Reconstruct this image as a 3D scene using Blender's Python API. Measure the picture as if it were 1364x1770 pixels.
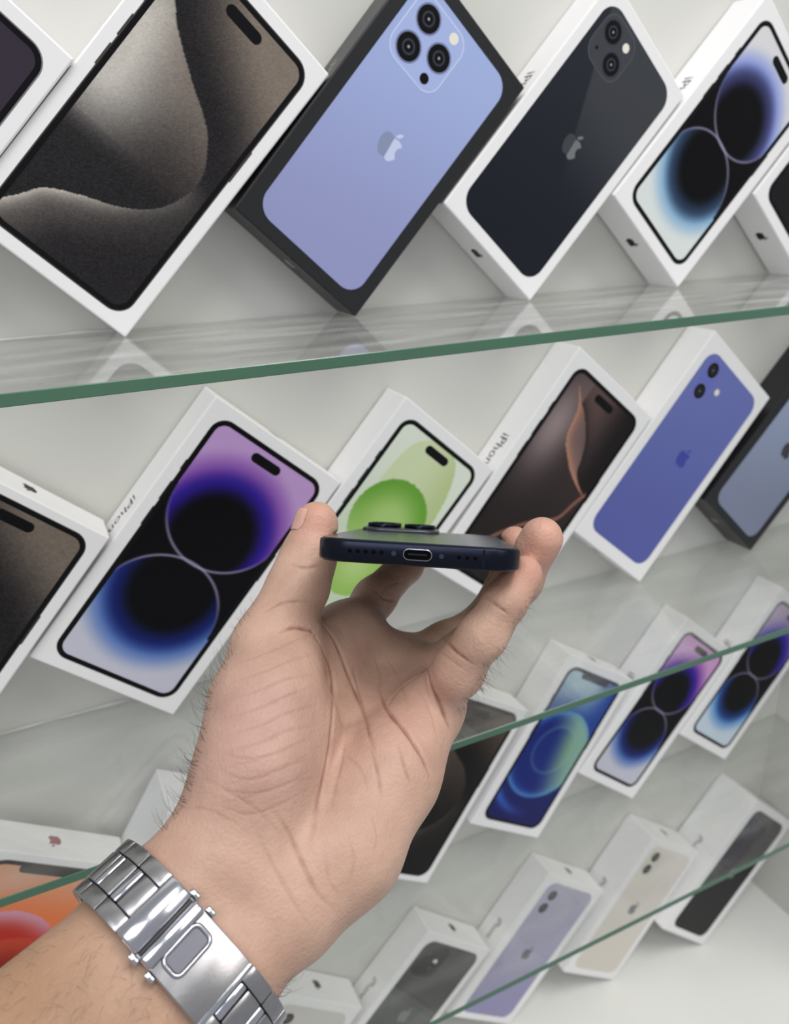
import bpy, bmesh, math, random
import numpy as np
from mathutils import Matrix, Vector
from mathutils.kdtree import KDTree
from mathutils.bvhtree import BVHTree

random.seed(5)
rng = np.random.default_rng(5)
for o in list(bpy.data.objects):
    bpy.data.objects.remove(o)
scene = bpy.context.scene
col = scene.collection

# ------------------------------------------------------------------ camera, world, lights, exposure
# survey of the place in millimetres: X along the shelves, Y into the back wall (wall face y = 0), Z up (base board z = 0)
FPX = 1327.6                                   # focal length in pixels of the 1364 x 1770 frame
ZB = 693.35                                    # height of the top shelf above the base board
R_CAM = np.array([[0.90244881, -0.43024578, -0.02178786],      # camera right
                  [-0.18316244, -0.33742731, -0.92336035],     # camera down
                  [0.38992008, 0.83727617, -0.38331574]])      # camera forward
C_CAM = np.array([9.552, -443.079, 64.747 + ZB])


def cam2w(q):
    """hand coordinates (right, down, forward of the holder's eye, mm) -> world metres"""
    return (np.asarray(q, float) @ R_CAM + C_CAM) * 0.001


cd = bpy.data.cameras.new('camera')
cam = bpy.data.objects.new('camera', cd)
col.objects.link(cam)
cd.sensor_fit = 'HORIZONTAL'
cd.sensor_width = 36.0
cd.lens = 36.0 * FPX / 1364.0
cd.clip_start = 0.01
cd.clip_end = 50
cd.dof.use_dof = True
cd.dof.focus_distance = 0.285
cd.dof.aperture_fstop = 15.0
mw = Matrix.Identity(4)
for i in range(3):
    mw[i][0] = R_CAM[0][i]
    mw[i][1] = -R_CAM[1][i]
    mw[i][2] = -R_CAM[2][i]
    mw[i][3] = C_CAM[i] * 0.001
cam.matrix_world = mw
scene.camera = cam

world = bpy.data.worlds.new('world')
scene.world = world
world.use_nodes = True
wb = world.node_tree.nodes['Background']
wb.inputs[0].default_value = (0.93, 0.97, 1.0, 1)
wb.inputs[1].default_value = 0.5


def area(name, loc, target, sx, sy, power, color=(1, 1, 1)):
    ld = bpy.data.lights.new(name, 'AREA')
    ld.shape = 'RECTANGLE'
    ld.size = sx
    ld.size_y = sy
    ld.energy = power
    ld.color = color
    o = bpy.data.objects.new(name, ld)
    col.objects.link(o)
    o.location = loc
    d = Vector(target) - Vector(loc)
    o.rotation_euler = d.to_track_quat('-Z', 'Y').to_euler()
    return o


# shop ceiling panels above and behind the customer
area('ceiling_panel', (0.55, -1.0, 2.9), (0.2, -0.2, 0.4), 1.4, 0.8, 36, (1.0, 0.98, 0.95))
area('ceiling_panel', (-1.1, -1.5, 2.9), (0.1, -0.1, 0.5), 1.4, 0.8, 23, (0.96, 0.98, 1.0))
area('ceiling_panel', (1.9, -2.0, 2.9), (0.3, -0.1, 0.5), 1.4, 0.8, 23, (1.0, 0.96, 0.9))

vs = scene.view_settings
vs.view_transform = 'Standard'
vs.look = 'None'
vs.exposure = 0.0
vs.gamma = 1.0
vs.use_curve_mapping = False


# ------------------------------------------------------------------ helpers
def lin(c):
    c = np.asarray(c, float) / 255.0
    return np.where(c <= 0.04045, c / 12.92, ((c + 0.055) / 1.055) ** 2.4)


def rgb(*c):
    return tuple(float(v) for v in lin(c)) + (1.0,)


MATS = {}


def mat(name, color, rough=0.5, metal=0.0, spec=0.5, coat=0.0, noise=None, bump=None, sss=0.0, alpha=None):
    """principled material; noise=(scale, amount) varies the colour, bump=(scale, strength, distance)"""
    if name in MATS:
        return MATS[name]
    m = bpy.data.materials.new(name)
    m.use_nodes = True
    nt = m.node_tree
    b = nt.nodes['Principled BSDF']
    b.inputs['Base Color'].default_value = color
    b.inputs['Roughness'].default_value = rough
    b.inputs['Metallic'].default_value = metal
    b.inputs['Specular IOR Level'].default_value = spec
    b.inputs['Coat Weight'].default_value = coat
    tc = nt.nodes.new('ShaderNodeTexCoord')
    if noise:
        n = nt.nodes.new('ShaderNodeTexNoise')
        n.inputs['Scale'].default_value = noise[0]
        n.inputs['Detail'].default_value = 5
        nt.links.new(tc.outputs['Object'], n.inputs['Vector'])
        mx = nt.nodes.new('ShaderNodeMix')
        mx.data_type = 'RGBA'
        mx.inputs['A'].default_value = tuple(c * (1 - noise[1]) for c in color[:3]) + (1,)
        mx.inputs['B'].default_value = tuple(min(1, c * (1 + noise[1])) for c in color[:3]) + (1,)
        nt.links.new(n.outputs['Fac'], mx.inputs['Factor'])
        nt.links.new(mx.outputs['Result'], b.inputs['Base Color'])
    if bump:
        n = nt.nodes.new('ShaderNodeTexNoise')
        n.inputs['Scale'].default_value = bump[0]
        n.inputs['Detail'].default_value = 4
        nt.links.new(tc.outputs['Object'], n.inputs['Vector'])
        bp = nt.nodes.new('ShaderNodeBump')
        bp.inputs['Strength'].default_value = bump[1]
        bp.inputs['Distance'].default_value = bump[2]
        nt.links.new(n.outputs['Fac'], bp.inputs['Height'])
        nt.links.new(bp.outputs['Normal'], b.inputs['Normal'])
    MATS[name] = m
    return m


def mesh_obj(name, verts, faces, material=None, parent=None, smooth=False):
    me = bpy.data.meshes.new(name)
    me.from_pydata([tuple(v) for v in verts], [], [tuple(f) for f in faces])
    me.update()
    return link(name, me, material, parent, smooth)


def link(name, me, material=None, parent=None, smooth=False):
    o = bpy.data.objects.new(name, me)
    col.objects.link(o)
    if material is not None:
        for m in (material if isinstance(material, (list, tuple)) else [material]):
            me.materials.append(m)
    if smooth and len(me.polygons):
        me.polygons.foreach_set('use_smooth', [True] * len(me.polygons))
    if parent is not None:
        o.parent = parent
    return o


def tag(o, label, cat, group=None, kind=None):
    o['label'] = label
    if cat:
        o['category'] = cat
    if group:
        o['group'] = group
    if kind:
        o['kind'] = kind
    return o


def structure(o):
    o['kind'] = 'structure'
    return o


def empty(name, matrix=None):
    o = bpy.data.objects.new(name, None)
    col.objects.link(o)
    o.empty_display_size = 0.02
    if matrix is not None:
        o.matrix_world = matrix
    return o


def bev_box(lo, hi, bevel=0.0, seg=2, scale=0.001):
    """box mesh from lo to hi (mm) with bevelled edges, in metres"""
    bm = bmesh.new()
    bmesh.ops.create_cube(bm, size=1.0)
    for v in bm.verts:
        for i in range(3):
            v.co[i] = (lo[i] if v.co[i] < 0 else hi[i]) * scale
    if bevel:
        bmesh.ops.bevel(bm, geom=bm.edges[:], offset=bevel * scale, segments=seg, affect='EDGES', profile=0.5)
    me = bpy.data.meshes.new('box')
    bm.to_mesh(me)
    bm.free()
    return me


def rrect(w, h, r, n=8):
    """rounded rectangle outline, counter clockwise, mm"""
    pts = []
    r = min(r, w / 2, h / 2)
    for cx, cy, a0 in ((w / 2 - r, h / 2 - r, 0), (-w / 2 + r, h / 2 - r, 90), (-w / 2 + r, -h / 2 + r, 180), (w / 2 - r, -h / 2 + r, 270)):
        for k in range(n + 1):
            a = math.radians(a0 + 90 * k / n)
            pts.append((cx + r * math.cos(a), cy + r * math.sin(a)))
    return pts


def stack(w, h, r, levels, n=8, cap0=True, cap1=True, fn=None):
    """solid from rounded rectangle loops: levels = [(inset, z), ...]; fn maps (x, y, z) to a point"""
    V, F = [], []
    m = 4 * (n + 1)
    for ins, z in levels:
        for x, y in rrect(w - 2 * ins, h - 2 * ins, max(r - ins, 0.01), n):
            V.append(fn(x, y, z) if fn else (x, y, z))
    for k in range(len(levels) - 1):
        for i in range(m):
            j = (i + 1) % m
            F.append((k * m + i, k * m + j, (k + 1) * m + j, (k + 1) * m + i))
    if cap0:
        F.append(tuple(reversed(range(m))))
    if cap1:
        F.append(tuple(range((len(levels) - 1) * m, len(levels) * m)))
    return V, F


def smoothstep(a, b, x):
    t = np.clip((x - a) / (b - a), 0, 1)
    return t * t * (3 - 2 * t)


def mix3(c0, c1, t):
    t = np.asarray(t)[..., None]
    return np.asarray(c0, float) * (1 - t) + np.asarray(c1, float) * t


# bitten apple emblem, outline by cubic curves (icon of 24 units)
def _curve(start, segs):
    pts = [start]
    x, y = start
    for s in segs:
        p0 = np.array((x, y))
        c1, c2, p1 = p0 + s[0:2], p0 + s[2:4], p0 + s[4:6]
        for k in range(1, 7):
            t = k / 6
            pts.append(tuple((1 - t) ** 3 * p0 + 3 * (1 - t) ** 2 * t * c1 + 3 * (1 - t) * t * t * c2 + t ** 3 * p1))
        x, y = p1
    return pts[:-1]


_B = _curve((12.152, 6.896), np.array([
    (-.948, 0, -2.415, -1.078, -3.96, -1.04), (-2.04, .027, -3.91, 1.183, -4.961, 3.014),
    (-2.117, 3.675, -.546, 9.103, 1.519, 12.09), (1.013, 1.454, 2.208, 3.09, 3.792, 3.039),
    (1.52, -.065, 2.09, -.987, 3.935, -.987), (1.831, 0, 2.35, .987, 3.96, .948),
    (1.637, -.026, 2.676, -1.48, 3.676, -2.948), (1.156, -1.688, 1.636, -3.325, 1.662, -3.415),
    (-.039, -.013, -3.182, -1.221, -3.22, -4.857), (-.026, -3.04, 2.48, -4.494, 2.597, -4.559),
    (-1.429, -2.09, -3.623, -2.324, -4.39, -2.376), (-2, -.156, -3.675, 1.09, -4.61, 1.09)]))
_L = _curve((15.53, 3.83), np.array([(.843, -1.012, 1.4, -2.427, 1.245, -3.83), (-1.207, .052, -2.662, .805, -3.532, 1.818),
                                     (-.78, .896, -1.454, 2.338, -1.273, 3.714), (1.338, .104, 2.715, -.688, 3.559, -1.701)]))


def emblem(h, fn):
    """emblem of height h mm as two flat n-gons, fn(x, y) -> point"""
    V, F = [], []
    for poly in (_B, _L):
        k = len(V)
        V += [fn((x - 12.0) * h / 24, (12 - y) * h / 24) for x, y in poly]
        F.append(tuple(reversed(range(k, len(V)))))
    return V, F


def disc(r, fn, n=20, cx=0, cy=0, r0=0.0):
    V = [fn(cx + r * math.cos(2 * math.pi * i / n), cy + r * math.sin(2 * math.pi * i / n)) for i in range(n)]
    if r0 <= 0:
        return V, [tuple(range(n))]
    V += [fn(cx + r0 * math.cos(2 * math.pi * i / n), cy + r0 * math.sin(2 * math.pi * i / n)) for i in range(n)]
    return V, [(i, (i + 1) % n, n + (i + 1) % n, n + i) for i in range(n)]


# ------------------------------------------------------------------ the setting: wall, base board, side wall, shelves
m_wall = mat('wall_panel', rgb(209, 208, 203), 0.45, noise=(7, 0.035), bump=(900, 0.10, 0.0006))
m_base = mat('base_board', rgb(222, 222, 218), 0.4, noise=(9, 0.06), bump=(300, 0.06, 0.0006))

XW = 662.2


def slab(name, lo, hi, m):
    return structure(link(name, bev_box(lo, hi), m))


slab('wall_back', (-1500, 0, -10), (XW + 12, 12, ZB + 600), m_wall)
slab('wall_right', (XW, -190, -10), (XW + 12, 0, ZB + 600), m_wall)
slab('floor', (-1500, -190, -14), (XW + 12, 0, 0), m_base)

# glass: clear faces that mirror by Fresnel and hold a faint dirt film, green polished front edge
m_glass = bpy.data.materials.new('shelf_glass')
m_glass.use_nodes = True
nt = m_glass.node_tree
nt.nodes.clear()
out = nt.nodes.new('ShaderNodeOutputMaterial')
tr = nt.nodes.new('ShaderNodeBsdfTransparent')
tr.inputs[0].default_value = (0.958, 0.965, 0.956, 1)
gl = nt.nodes.new('ShaderNodeBsdfGlossy')
gl.inputs['Roughness'].default_value = 0.04
df = nt.nodes.new('ShaderNodeBsdfDiffuse')
df.inputs[0].default_value = rgb(227, 226, 222)
ge = nt.nodes.new('ShaderNodeNewGeometry')
dt = nt.nodes.new('ShaderNodeVectorMath')
dt.operation = 'DOT_PRODUCT'
nt.links.new(ge.outputs['Normal'], dt.inputs[0])
nt.links.new(ge.outputs['Incoming'], dt.inputs[1])


def mth(op, a, b=None):
    n = nt.nodes.new('ShaderNodeMath')
    n.operation = op
    for i, v in enumerate((a, b)):
        if v is None:
            continue
        if isinstance(v, (int, float)):
            n.inputs[i].default_value = v
        else:
            nt.links.new(v, n.inputs[i])
    return n.outputs[0]


fr = mth('ADD', mth('MULTIPLY', mth('POWER', mth('SUBTRACT', 1.0, mth('ABSOLUTE', dt.outputs['Value'])), 5.0), 0.95), 0.045)
mxa = nt.nodes.new('ShaderNodeMixShader')
mxb = nt.nodes.new('ShaderNodeMixShader')
tc = nt.nodes.new('ShaderNodeTexCoord')
mp = nt.nodes.new('ShaderNodeMapping')
mp.inputs['Scale'].default_value = (6, 30, 6)
ns = nt.nodes.new('ShaderNodeTexNoise')
ns.inputs['Scale'].default_value = 2.2
ns.inputs['Detail'].default_value = 6
mr = nt.nodes.new('ShaderNodeMapRange')
mr.inputs['From Min'].default_value = 0.45
mr.inputs['From Max'].default_value = 0.8
mr.inputs['To Min'].default_value = 0.015
mr.inputs['To Max'].default_value = 0.08
nt.links.new(tc.outputs['Object'], mp.inputs[0])
nt.links.new(mp.outputs[0], ns.inputs['Vector'])
nt.links.new(ns.outputs['Fac'], mr.inputs['Value'])
cosv = mth('MAXIMUM', mth('ABSOLUTE', dt.outputs['Value']), 0.08)
film = mth('MINIMUM', mth('DIVIDE', mr.outputs[0], cosv), 0.5)
nt.links.new(film, mxa.inputs[0])
nt.links.new(tr.outputs[0], mxa.inputs[1])
nt.links.new(df.outputs[0], mxa.inputs[2])
nt.links.new(fr, mxb.inputs[0])
nt.links.new(mxa.outputs[0], mxb.inputs[1])
nt.links.new(gl.outputs[0], mxb.inputs[2])
nt.links.new(mxb.outputs[0], out.inputs[0])
m_edge = mat('green_glass_edge', rgb(70, 108, 86), 0.18, spec=0.6, noise=(25, 0.12))
m_seal = mat('clear_sealant', rgb(216, 218, 214), 0.25, bump=(400, 0.5, 0.001))

SHELF_D = 130.9
SHELF_T = 5.2
ZS = {'A': ZB, 'B': ZB - 229.78, 'C': ZB - 461.0, 'D': 0.0}
shelf_label = {'A': 'highest clear glass shelf with green edge, under the black box and its neighbours',
               'B': 'middle clear glass shelf with green edge, under the blue and the green phone boxes',
               'C': 'lowest clear glass shelf with green edge, just above the lilac and cream phone boxes'}
for s in 'ABC':
    z = ZS[s]
    me = bev_box((-1400, -SHELF_D, z - SHELF_T), (XW - 0.3, -0.3, z), 0.35, 1)
    o = link('glass_shelf', me, [m_glass, m_edge])
    for p in me.polygons:
        if p.normal.y < -0.5:
            p.material_index = 1
    tag(o, shelf_label[s], 'shelf', 'glass shelves of the display wall')
    V, F = [], []
    n = 160
    x0, x1 = -700, (90 if s == 'B' else 60)
    for i in range(n + 1):
        x = x0 + (x1 - x0) * i / n
        r = 1.1 + 0.7 * math.sin(i * 0.9) * math.sin(i * 0.37 + 1) + random.uniform(-.25, .25)
        for k in range(5):
            a = math.pi / 2 * k / 4
            V.append((x * .001, (-0.4 - r * math.cos(a)) * .001, (z + 0.05 + r * math.sin(a)) * .001))
    for i in range(n):
        for k in range(4):
            a = i * 5 + k
            F.append((a, a + 5, a + 6, a + 1))
    mesh_obj('sealant_bead', V, F, m_seal, o, True)

# ------------------------------------------------------------------ printed phone pictures
def seg_dist(x, y, pts):
    d = np.full(x.shape, 1e9)
    for (ax, ay), (bx, by) in zip(pts[:-1], pts[1:]):
        dx, dy = bx - ax, by - ay
        t = np.clip(((x - ax) * dx + (y - ay) * dy) / (dx * dx + dy * dy), 0, 1)
        d = np.minimum(d, np.hypot(x - ax - t * dx, y - ay - t * dy))
    return d


def inside(x, y, poly):
    c = np.zeros(x.shape, bool)
    n = len(poly)
    for i in range(n):
        (x1, y1), (x2, y2) = poly[i], poly[(i + 1) % n]
        if y1 == y2:
            continue
        c ^= ((y1 > y) != (y2 > y)) & (x < (x2 - x1) * (y - y1) / (y2 - y1) + x1)
    return c


def spline(pts, n=8):
    P = [pts[0]] + list(pts) + [pts[-1]]
    o = []
    for i in range(1, len(P) - 2):
        p0, p1, p2, p3 = (np.array(P[i + k], float) for k in (-1, 0, 1, 2))
        for k in range(n):
            t = k / n
            o.append(tuple(0.5 * ((2 * p1) + (p2 - p0) * t + (2 * p0 - 5 * p1 + 4 * p2 - p3) * t * t + (3 * p1 - p0 - 3 * p2 + p3) * t ** 3)))
    o.append(tuple(pts[-1]))
    return o


RIB = spline([(-31, 56), (-28, 52.5), (-20, 44), (-3.6, 32.4), (13, 22), (20.5, 13.5), (25.6, 3.9), (26.6, -6.1), (21.6, -20.4),
              (14.1, -29.7), (2.8, -37.4), (-10.5, -43.6), (-23.6, -51.5), (-29.5, -60.4), (-36, -70)])


def grain(x, a):
    return rng.normal(0, a, x.shape)


def p_ribbon(x, y, w, h, k=1.0, tint=(1, 1, 1)):
    """brushed metal swoosh wallpaper"""
    sc = 68.5 / w
    X, Y = x * sc, y * sc
    d = seg_dist(X, Y, RIB)
    ins = inside(X, Y, RIB + [(-90, -70), (-90, 56)])
    ci = mix3((40, 37, 38), (112, 102, 95), smoothstep(-28, 34, Y) * (0.65 + .35 * smoothstep(30, 0, d)))
    gl_ = np.exp(-((X + 34) / 25) ** 2 - ((Y - 8) / 26) ** 2) + .75 * np.exp(-((X + 34) / 16) ** 2 - ((Y - 42) / 22) ** 2)
    ci = mix3(ci, (205, 200, 192), np.clip(gl_, 0, 1) * .9)
    ci = np.where(((Y < -14) & ins)[..., None], mix3(ci, (36, 35, 37), smoothstep(-10, -26, Y) * .9), ci)
    lo = smoothstep(4, -16, Y) * (0.35 + .65 * smoothstep(20, -20, X))
    co = mix3((36, 34, 36), (126, 114, 104), smoothstep(3, 40, d) * smoothstep(-25, 45, Y))
    co = mix3(co, (196, 188, 178), np.exp(-d / 6.5) * lo)
    co = mix3(co, (88, 80, 76), np.exp(-((d - 10) / 8) ** 2) * lo * .35)
    c = np.where(ins[..., None], ci, co)
    c = np.clip(c + grain(x, 5)[..., None], 0, 255)
    return c * k * np.asarray(tint)


def p_orbs(x, y, w, h, up=((188, 152, 204), (128, 78, 168), (44, 28, 138)), lo=((196, 196, 210), (84, 116, 184), (22, 34, 100)), k=1.0):
    """two eclipsed glowing circles on black"""
    s = 73.0 / w
    X, Y = x * s, y * s
    c = np.zeros(x.shape + (3,)) + (9, 8, 12)

    def glow(cx, cy, cols, sgn):
        d = np.hypot(X - cx, (Y - cy) * 0.92)
        q = mix3((7, 7, 10), cols[2], smoothstep(21, 33, d))
        q = mix3(q, cols[1], smoothstep(31, 42, d))
        return mix3(q, cols[0], smoothstep(37, 53, d))
    d1, d2 = np.hypot(X - 1, Y - 37), np.hypot(X + 2, Y + 36)
    m1 = smoothstep(37.4, 36.6, d1) + (Y > 37)
    m2 = smoothstep(37.4, 36.6, d2) + (Y < -36)
    c = mix3(c, glow(-1, 19, up, 1), np.clip(m1, 0, 1))
    c = mix3(c, glow(-1, -18, lo, -1), np.clip(m2, 0, 1))
    for dd, cy in ((d1, 37), (d2, -36)):
        ring = np.exp(-((dd - 37) / .75) ** 2) * np.exp(-(Y / 26) ** 2)
        c = mix3(c, (176, 164, 200), ring * .8)
    return c * k


def p_silver(x, y, w, h):
    return p_orbs(x, y, w, h, ((214, 213, 216), (138, 152, 216), (58, 62, 104)), ((214, 220, 218), (132, 172, 206), (44, 62, 88)), 1.0)


def p_green(x, y, w, h):
    c = mix3((196, 212, 186), (222, 228, 214), smoothstep(-60, 70, y))
    pet = inside(x, y, spline([(-24, 10), (-24, 38), (-19, 62), (-4, 73), (12, 71), (22, 58), (28, 32), (27, -10), (20, -30)]))
    c = np.where(pet[..., None], mix3((206, 216, 176), (176, 194, 132), smoothstep(-5, 30, x) * .8), c)
    d = np.hypot((x + 1), (y - 12) * .96)
    c = np.where((d < 28)[..., None], mix3((168, 200, 120), (104, 160, 58), smoothstep(5, 28, d) * smoothstep(-20, 30, y)), c)
    b = np.hypot((x + 2) * 1.0, (y + 22) * .9)
    c = np.where(((b < 21) & (d >= 22))[..., None], mix3((182, 210, 134), (152, 192, 96), smoothstep(0, 21, b)), c)
    return c


def p_copper(x, y, w, h):
    c = mix3((40, 34, 34), (62, 52, 52), smoothstep(-60, 60, y))
    c = mix3(c, (152, 134, 136), np.exp(-((x + 26) / 17) ** 2 - ((y - 40) / 34) ** 2) * .95)
    c = mix3(c, (112, 94, 92), np.exp(-((x + 14) / 12) ** 2 - ((y - 74) / 14) ** 2) * .8)
    L = spline([(-30, 72), (-17.7, 58.5), (-11.3, 37.7), (2, 26), (12.9, 19.4), (27, 14), (42, 11)])
    Rr = spline([(-17, 62), (-8.6, 57.1), (3.2, 46.4), (11, 34), (16, 22), (30, 14), (42, 11)])
    cres = inside(x, y, L + Rr[::-1])
    dl = seg_dist(x, y, L)
    dr = seg_dist(x, y, Rr)
    c = np.where(cres[..., None], mix3((104, 88, 88), (188, 136, 112), np.exp(-dl / 5)), c)
    right = (~cres) & inside(x, y, Rr + [(60, 11), (60, 90), (-17, 90)])
    c = np.where(right[..., None], mix3((92, 74, 72), (30, 25, 26), smoothstep(-5, 32, x)), c)
    c = np.where(right[..., None], mix3(c, (34, 28, 28), np.exp(-dr / 4) * .8), c)
    A = spline([(34, 14), (30, 4), (24, -12), (5, -25.4), (-12.5, -43.6), (-24, -60)])
    c = mix3(c, (150, 102, 86), np.exp(-(seg_dist(x, y, A) / 1.3) ** 2))
    return c


def p_planet(x, y, w, h):
    c = mix3((22, 26, 92), (40, 70, 150), smoothstep(-70, 30, y))
    c = mix3(c, (158, 186, 200), smoothstep(22, 66, y) * smoothstep(34, 0, x))
    o = np.hypot(x + 2, (y + 5) * .95)
    c = np.where((o < 40)[..., None], mix3(mix3((26, 40, 118), (46, 86, 170), smoothstep(30, 40, o)), (146, 186, 160), smoothstep(-14, 26, x + .35 * y) * .9), c)
    o3 = np.hypot(x + 2, y + 5)
    c = mix3(c, (92, 146, 190), np.exp(-((o3 - 40) / 1.6) ** 2) * .6)
    lo = np.hypot(x - 2, y + 12)
    c = mix3(c, (62, 104, 196), np.exp(-((lo - 50) / 4) ** 2) * smoothstep(0, -45, y) * smoothstep(20, -30, x) * .8)
    i = np.hypot(x, y)
    c = np.where((i < 22)[..., None], mix3((28, 44, 122), (134, 170, 140), smoothstep(-8, 22, x + .2 * y)), c)
    c = mix3(c, (128, 178, 186), np.exp(-((i - 22) / 1.4) ** 2) * .3)
    return c


def p_coral(x, y, w, h):
    c = mix3((226, 120, 72), (216, 158, 126), smoothstep(30, 70, y))
    d = np.hypot(x + 5, y - 4)
    c = np.where((d < 36)[..., None], mix3((184, 52, 40), (206, 150, 168), smoothstep(18, 36, d) * smoothstep(5, 40, y)), c)
    d = np.hypot(x - 8, y + 15)
    c = np.where((d < 36)[..., None], mix3((128, 36, 26), (190, 70, 52), smoothstep(10, 36, d)), c)
    return c


def p_dark(x, y, w, h):
    return mix3((28, 25, 30), (54, 48, 58), smoothstep(-20, 70, y + .4 * x))


def back(c0, c1, gloss=None, speck=0):
    def f(x, y, w, h):
        c = mix3(c0, c1, smoothstep(-h / 2, h / 2, y - .3 * x))
        if gloss:
            e = (x + 17.3) * 30 - (36.8 - y) * 14.4
            c = mix3(c, gloss, smoothstep(-12, 25, e) * smoothstep(-30, 40, y) * .8)
        if speck:
            c = c + grain(x, speck)[..., None]
        return c
    return f


m_print = bpy.data.materials.new('printed_picture')
m_print.use_nodes = True
b_ = m_print.node_tree.nodes['Principled BSDF']
at_ = m_print.node_tree.nodes.new('ShaderNodeVertexColor')
at_.layer_name = 'ink'
m_print.node_tree.links.new(at_.outputs[0], b_.inputs['Base Color'])
b_.inputs['Roughness'].default_value = 0.35
b_.inputs['Specular IOR Level'].default_value = 0.12


def ink(name, c, rough=0.35, metal=0.0):
    return mat(name, rgb(*c), rough, metal, spec=0.5 if metal else 0.12)


m_black = ink('black_ink', (16, 16, 18))
m_lensr = ink('lens_ring_ink', (58, 60, 70), 0.25)
m_flash = ink('flash_ink', (232, 226, 214))
m_grey = ink('grey_ink', (150, 152, 158))
m_box = mat('white_card', rgb(236, 234, 235), 0.38, noise=(60, 0.012))
m_boxk = mat('black_card', rgb(22, 22, 26), 0.35, noise=(60, 0.1))
m_text = ink('black_lettering', (30, 30, 32))
m_texts = ink('silver_lettering', (120, 120, 124), 0.25)
m_red = ink('red_emblem', (150, 78, 84))

_fc = bpy.data.curves.new('lettering', 'FONT')
_fc.body = 'iPhone'
_fc.size = 11.5
_fc.align_x = 'CENTER'
_fc.align_y = 'CENTER'
_fc.resolution_u = 3
_fo = bpy.data.objects.new('lettering_source', _fc)
col.objects.link(_fo)
_txt = bpy.data.meshes.new_from_object(_fo.evaluated_get(bpy.context.evaluated_depsgraph_get()))
bpy.data.objects.remove(_fo)
TXT_V = [tuple(v.co) for v in _txt.vertices]
TXT_F = [tuple(p.vertices) for p in _txt.polygons]


def print_plate(fn, w, h, r, paint, y, step, cx, cz):
    """flat picture with an ink colour per point; x right, z up, facing -y"""
    nv = int(h / step)
    vr = sorted(set([round(v, 4) for v in np.linspace(-h / 2, h / 2, nv)] + [round(s * (h / 2 - r + r * math.sin(math.radians(a))), 4) for a in range(0, 91, 9) for s in (-1, 1)]))
    nc = int(w / step)
    vv = np.array(vr)
    over = np.clip(np.abs(vv) - (h / 2 - r), 0, r)
    hw = w / 2 - r + np.sqrt(np.maximum(r * r - over ** 2, 0))
    U = np.linspace(-1, 1, nc)[None, :] * np.maximum(hw, .01)[:, None]
    Vv = np.repeat(vv[:, None], nc, 1)
    c = np.clip(paint(U, Vv, w, h), 0, 255)
    verts = np.stack([(U + cx).ravel(), np.full(U.size, y), (Vv + cz).ravel()], 1) * .001
    i, j = np.meshgrid(np.arange(len(vr) - 1), np.arange(nc - 1), indexing='ij')
    a = (i * nc + j).ravel()
    faces = np.stack([a, a + 1, a + nc + 1, a + nc], 1)
    me = bpy.data.meshes.new(fn)
    me.from_pydata(verts.tolist(), [], faces.tolist())
    at = me.color_attributes.new('ink', 'FLOAT_COLOR', 'POINT')
    L = np.ones((U.size, 4), np.float32)
    L[:, :3] = lin(c.reshape(-1, 3))
    at.data.foreach_set('color', L.ravel())
    me.update()
    return me


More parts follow.
